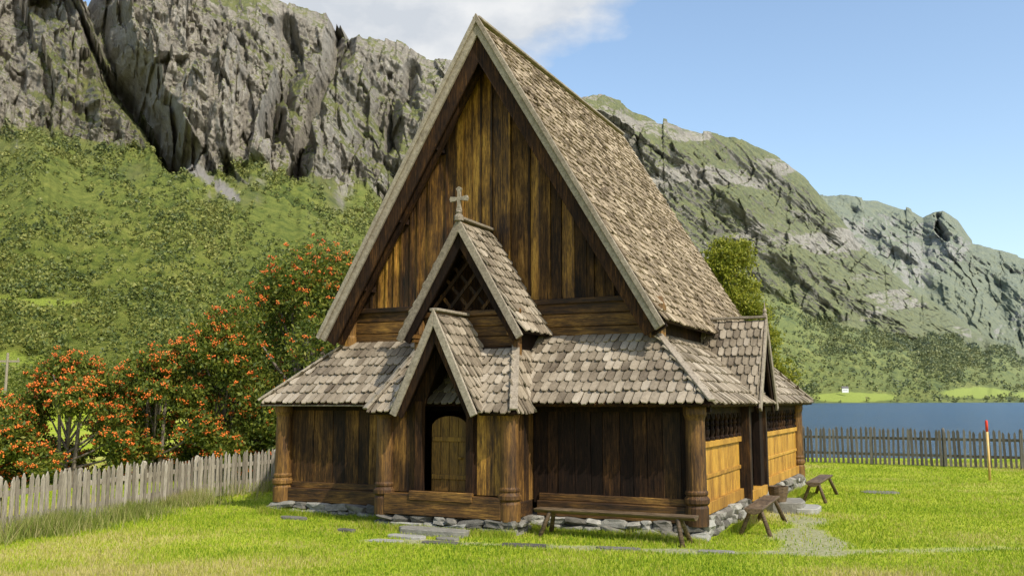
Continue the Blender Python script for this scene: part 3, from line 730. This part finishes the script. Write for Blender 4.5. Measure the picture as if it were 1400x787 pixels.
def leafquads(C,sz,asp=.45,droop=.0):
    n=len(C); d=rng.normal(size=(n,3)); d[:,2]-=droop; d/=np.linalg.norm(d,axis=1,keepdims=True)
    u=rng.normal(size=(n,3)); u-=d*(u*d).sum(1,keepdims=True); u/=np.linalg.norm(u,axis=1,keepdims=True)
    s=np.broadcast_to(np.asarray(sz,float).reshape(-1,1),(n,1))*rng.uniform(.7,1.25,(n,1)); V=np.empty((n,4,3))
    V[:,0]=C-d*s*.5; V[:,1]=C+u*s*asp*.5; V[:,2]=C+d*s*.5; V[:,3]=C-u*s*asp*.5
    return V
def tree(name,loc,H,R,lobes,nleaf,lsz,lm,berries=0,low=.12,asp=.45,stems=1,cr=.30,topr=.35):
    e=empty(name,(loc[0],loc[1],float(gh(loc[0],loc[1]))))
    tk=MB(); Cs=[]; Rr=[]
    for k in range(lobes):
        t=(k+.5)/lobes; z=H*(low+(.95-low)*t**.9); prof=math.sin(math.pi*min(1,(.18+.82*(z/H-low)/(1-low)))**.9)
        prof=max(topr*.6,prof); rad=R*prof*random.uniform(.45,1.0); a=k*2.4+random.uniform(-.5,.5)
        c=Vector((math.cos(a)*rad,math.sin(a)*rad,z)) 
        if k>=lobes-2: c=Vector((random.uniform(-.25,.25)*R,random.uniform(-.2,.2)*R,H*.88))
        Cs.append(c); Rr.append(R*cr*random.uniform(.6,1.25))
        z0=max(.3,z*.45); b0=Vector((0,0,z0)); mid=b0.lerp(c,.5)+Vector((0,0,-.05*H*.3))
        tk.tube([b0,mid,c],[.045*H*.25,.03*H*.25,.008],6)
    for s in range(stems):
        a=6.28*s/max(1,stems); o=.15*(stems>1); tp=Vector((math.cos(a)*R*.3*(stems>1),math.sin(a)*R*.3*(stems>1),H*.85))
        tk.tube([(o*math.cos(a),o*math.sin(a),-.1),(o*1.5*math.cos(a),o*1.5*math.sin(a),H*.25),Vector((0,0,H*.55)).lerp(tp,.6),tp],[.02*H,.015*H,.009*H,.004*H],8)
    tk.obj('trunk_and_limbs',BARK,e,True)
    Cs=np.array([list(c) for c in Cs]); Rr=np.array(Rr)
    m=nleaf//28; li=rng.choice(len(Cs),m,p=Rr**2/sum(Rr**2)); dd=rng.normal(size=(m,3)); dd/=np.linalg.norm(dd,axis=1,keepdims=True)
    sub=Cs[li]+dd*(Rr[li]*rng.uniform(.3,1.25,m))[:,None]*np.array([1,1,.85]); sub[:,2]=np.maximum(sub[:,2],.1)
    P=np.repeat(sub,28,0)+rng.normal(size=(m*28,3))*R*.05*np.array([1.2,1.2,.8])
    V=leafquads(P,lsz,asp,.5)
    np_mesh('foliage',V,np.arange(len(P)*4).reshape(-1,4),lm,e)
    if berries:
        w_=(dd[:,2]>-.4)
        ids=np.nonzero(w_)[0]; ids=rng.choice(ids,min(berries,len(ids)),replace=False)
        B=sub[ids]+dd[ids]*R*.07
        nb=10; BB=np.repeat(B,nb,0)+rng.normal(size=(len(B)*nb,3))*np.array([.05,.05,.03]); r=.028
        oc=np.array([(1,0,0),(-1,0,0),(0,1,0),(0,-1,0),(0,0,1),(0,0,-1)])*r
        V=BB[:,None,:]+oc[None]; of=np.array([(0,2,4),(2,1,4),(1,3,4),(3,0,4),(2,0,5),(1,2,5),(3,1,5),(0,3,5)])
        Fq=(np.arange(len(BB))*6)[:,None,None]+of[None]
        np_mesh('berries',V,Fq.reshape(-1,3),BER,e)
    return e
tree('rowan_tree',(-6.1,27.5),6.9,3.0,32,60000,.13,LR,620,.05,stems=4)
tree('rowan_tree',(-8.2,26.2),4.6,1.8,16,26000,.12,LR,280,.04,stems=3)
tree('rowan_tree',(-9.9,25.6),3.7,1.6,16,22000,.12,LR,330,.03,stems=3)
tree('rowan_tree',(-11.8,24.6),3.4,1.8,16,25000,.12,LR,480,.03,stems=3)
tree('rowan_tree',(-13.8,24.2),2.4,1.6,12,16000,.12,LR,300,.03,stems=3)
tree('rowan_tree',(-8.6,30.5),4.4,1.9,12,18000,.13,LR,150,.06,stems=3)
tree('birch_tree',(9.2,39.0),10.9,2.1,24,38000,.15,LB,0,.2)
# mid-distance woodland: one mass
Ps=[];Sz=[]
for k in range(560):
    y=75+230*random.random()**.7; s=random.uniform(-.95,-.12); x=s*y
    h=random.uniform(3.5,7.5); r=h*random.uniform(.35,.55); z0=float(gh(x,y)); m=9; nl=500
    dd=rng.normal(size=(m,3)); dd/=np.linalg.norm(dd,axis=1,keepdims=True)
    lob=np.array([x,y,z0+h*.5])+dd*np.array([r*.7,r*.7,h*.32]); li=rng.integers(0,m,nl)
    d3=rng.normal(size=(nl,3)); d3/=np.linalg.norm(d3,axis=1,keepdims=True)
    Ps.append(lob[li]+d3*r*.45*rng.uniform(.5,1.05,(nl,1))); Sz.append(np.full(nl,.22+.0012*y))
P=np.concatenate(Ps); V=leafquads(P,np.concatenate(Sz),.7)
np_mesh('distant_trees',V,np.arange(len(P)*4).reshape(-1,4),LD)
# forest on the mountain slopes: one mass of small crowns, in stands with clearings
Xm,Ym,Zm,fr,fm,op,sm,Sm,arcm=R1
st=fbm(arcm/140,Zm/60,5,77); dens=sst(.40,.60,st)
ok=(fr>.6)&(fm<.1)&(sm<.2)&(rng.random(Xm.shape)>op*.6)&(rng.random(Xm.shape)<.18+.82*dens)&((Sm<-.05)|(Sm>.15))
ids=np.nonzero(ok.ravel())[0]; ids=rng.choice(ids,min(22000,len(ids)),replace=False)
cx,cy_,cz_=Xm.ravel()[ids],Ym.ravel()[ids],Zm.ravel()[ids]
h=(2.2+cy_*.0032)*rng.uniform(.45,1.5,len(ids)); nl=16
d3=rng.normal(size=(len(ids),nl,3)); d3/=np.linalg.norm(d3,axis=2,keepdims=True)
C=np.stack([cx,cy_,cz_+h*.45],-1)[:,None,:]+d3*(h[:,None,None]*np.array([.45,.45,.5]))*rng.uniform(.6,1,(len(ids),nl,1))
V=leafquads(C.reshape(-1,3),np.repeat(h*.42,nl),.8)
np_mesh('mountain_forest',V,np.arange(len(V)*4).reshape(-1,4),LF)
# ------------------------------------------------------------------ utility pole, farmhouses
up=MB(); up.lathe(0,0,[(.12,-.2),(.09,7.4)],10); up.box(-.9,.9,-.06,.06,6.7,6.85)
for x in (-.8,0,.8): up.lathe(x,0,[(.04,6.85),(.06,6.95),(.03,7.02)],8)
o=up.obj('utility_pole',W_GREY); o.location=(-38.0,69,-1.6)
WH_=plain('white_paint',(.75,.75,.72),.6); RF=plain('slate_roof',(.12,.11,.11),.7); GL=plain('dark_glass',(.02,.025,.03),.2)
def house(x,y,z,rz,wd=9,dp=7,h=5):
    e=empty('farmhouse',(x,y,z),rz)
    m=MB(); m.box(-wd/2,wd/2,-dp/2,dp/2,-3,h); m.prism([(-wd/2,-dp/2,h),(-wd/2,dp/2,h),(-wd/2,0,h+3)],(wd,0,0)); m.obj('walls',WH_,e)
    m=MB() 
    for s in (-1,1): m.prism([(-wd/2-.4,s*(dp/2+.5),h-.35),(-wd/2-.4,0,h+3.2),(-wd/2-.4,0,h+3.45),(-wd/2-.4,s*(dp/2+.5),h-.1)],(wd+.8,0,0))
    m.obj('roof',RF,e)
    m=MB()
    for xx_ in (-3,-1,1,3): m.box(xx_-.5,xx_+.5,-dp/2-.05,-dp/2+.02,1.2,2.8)
    m.obj('windows',GL,e)
for (s,y,z) in ((.512,2330,4),(.362,1830,22),(.50,2420,9)): house(s*y,y,z,random.uniform(-.5,.5),12,9,6)
print('done')
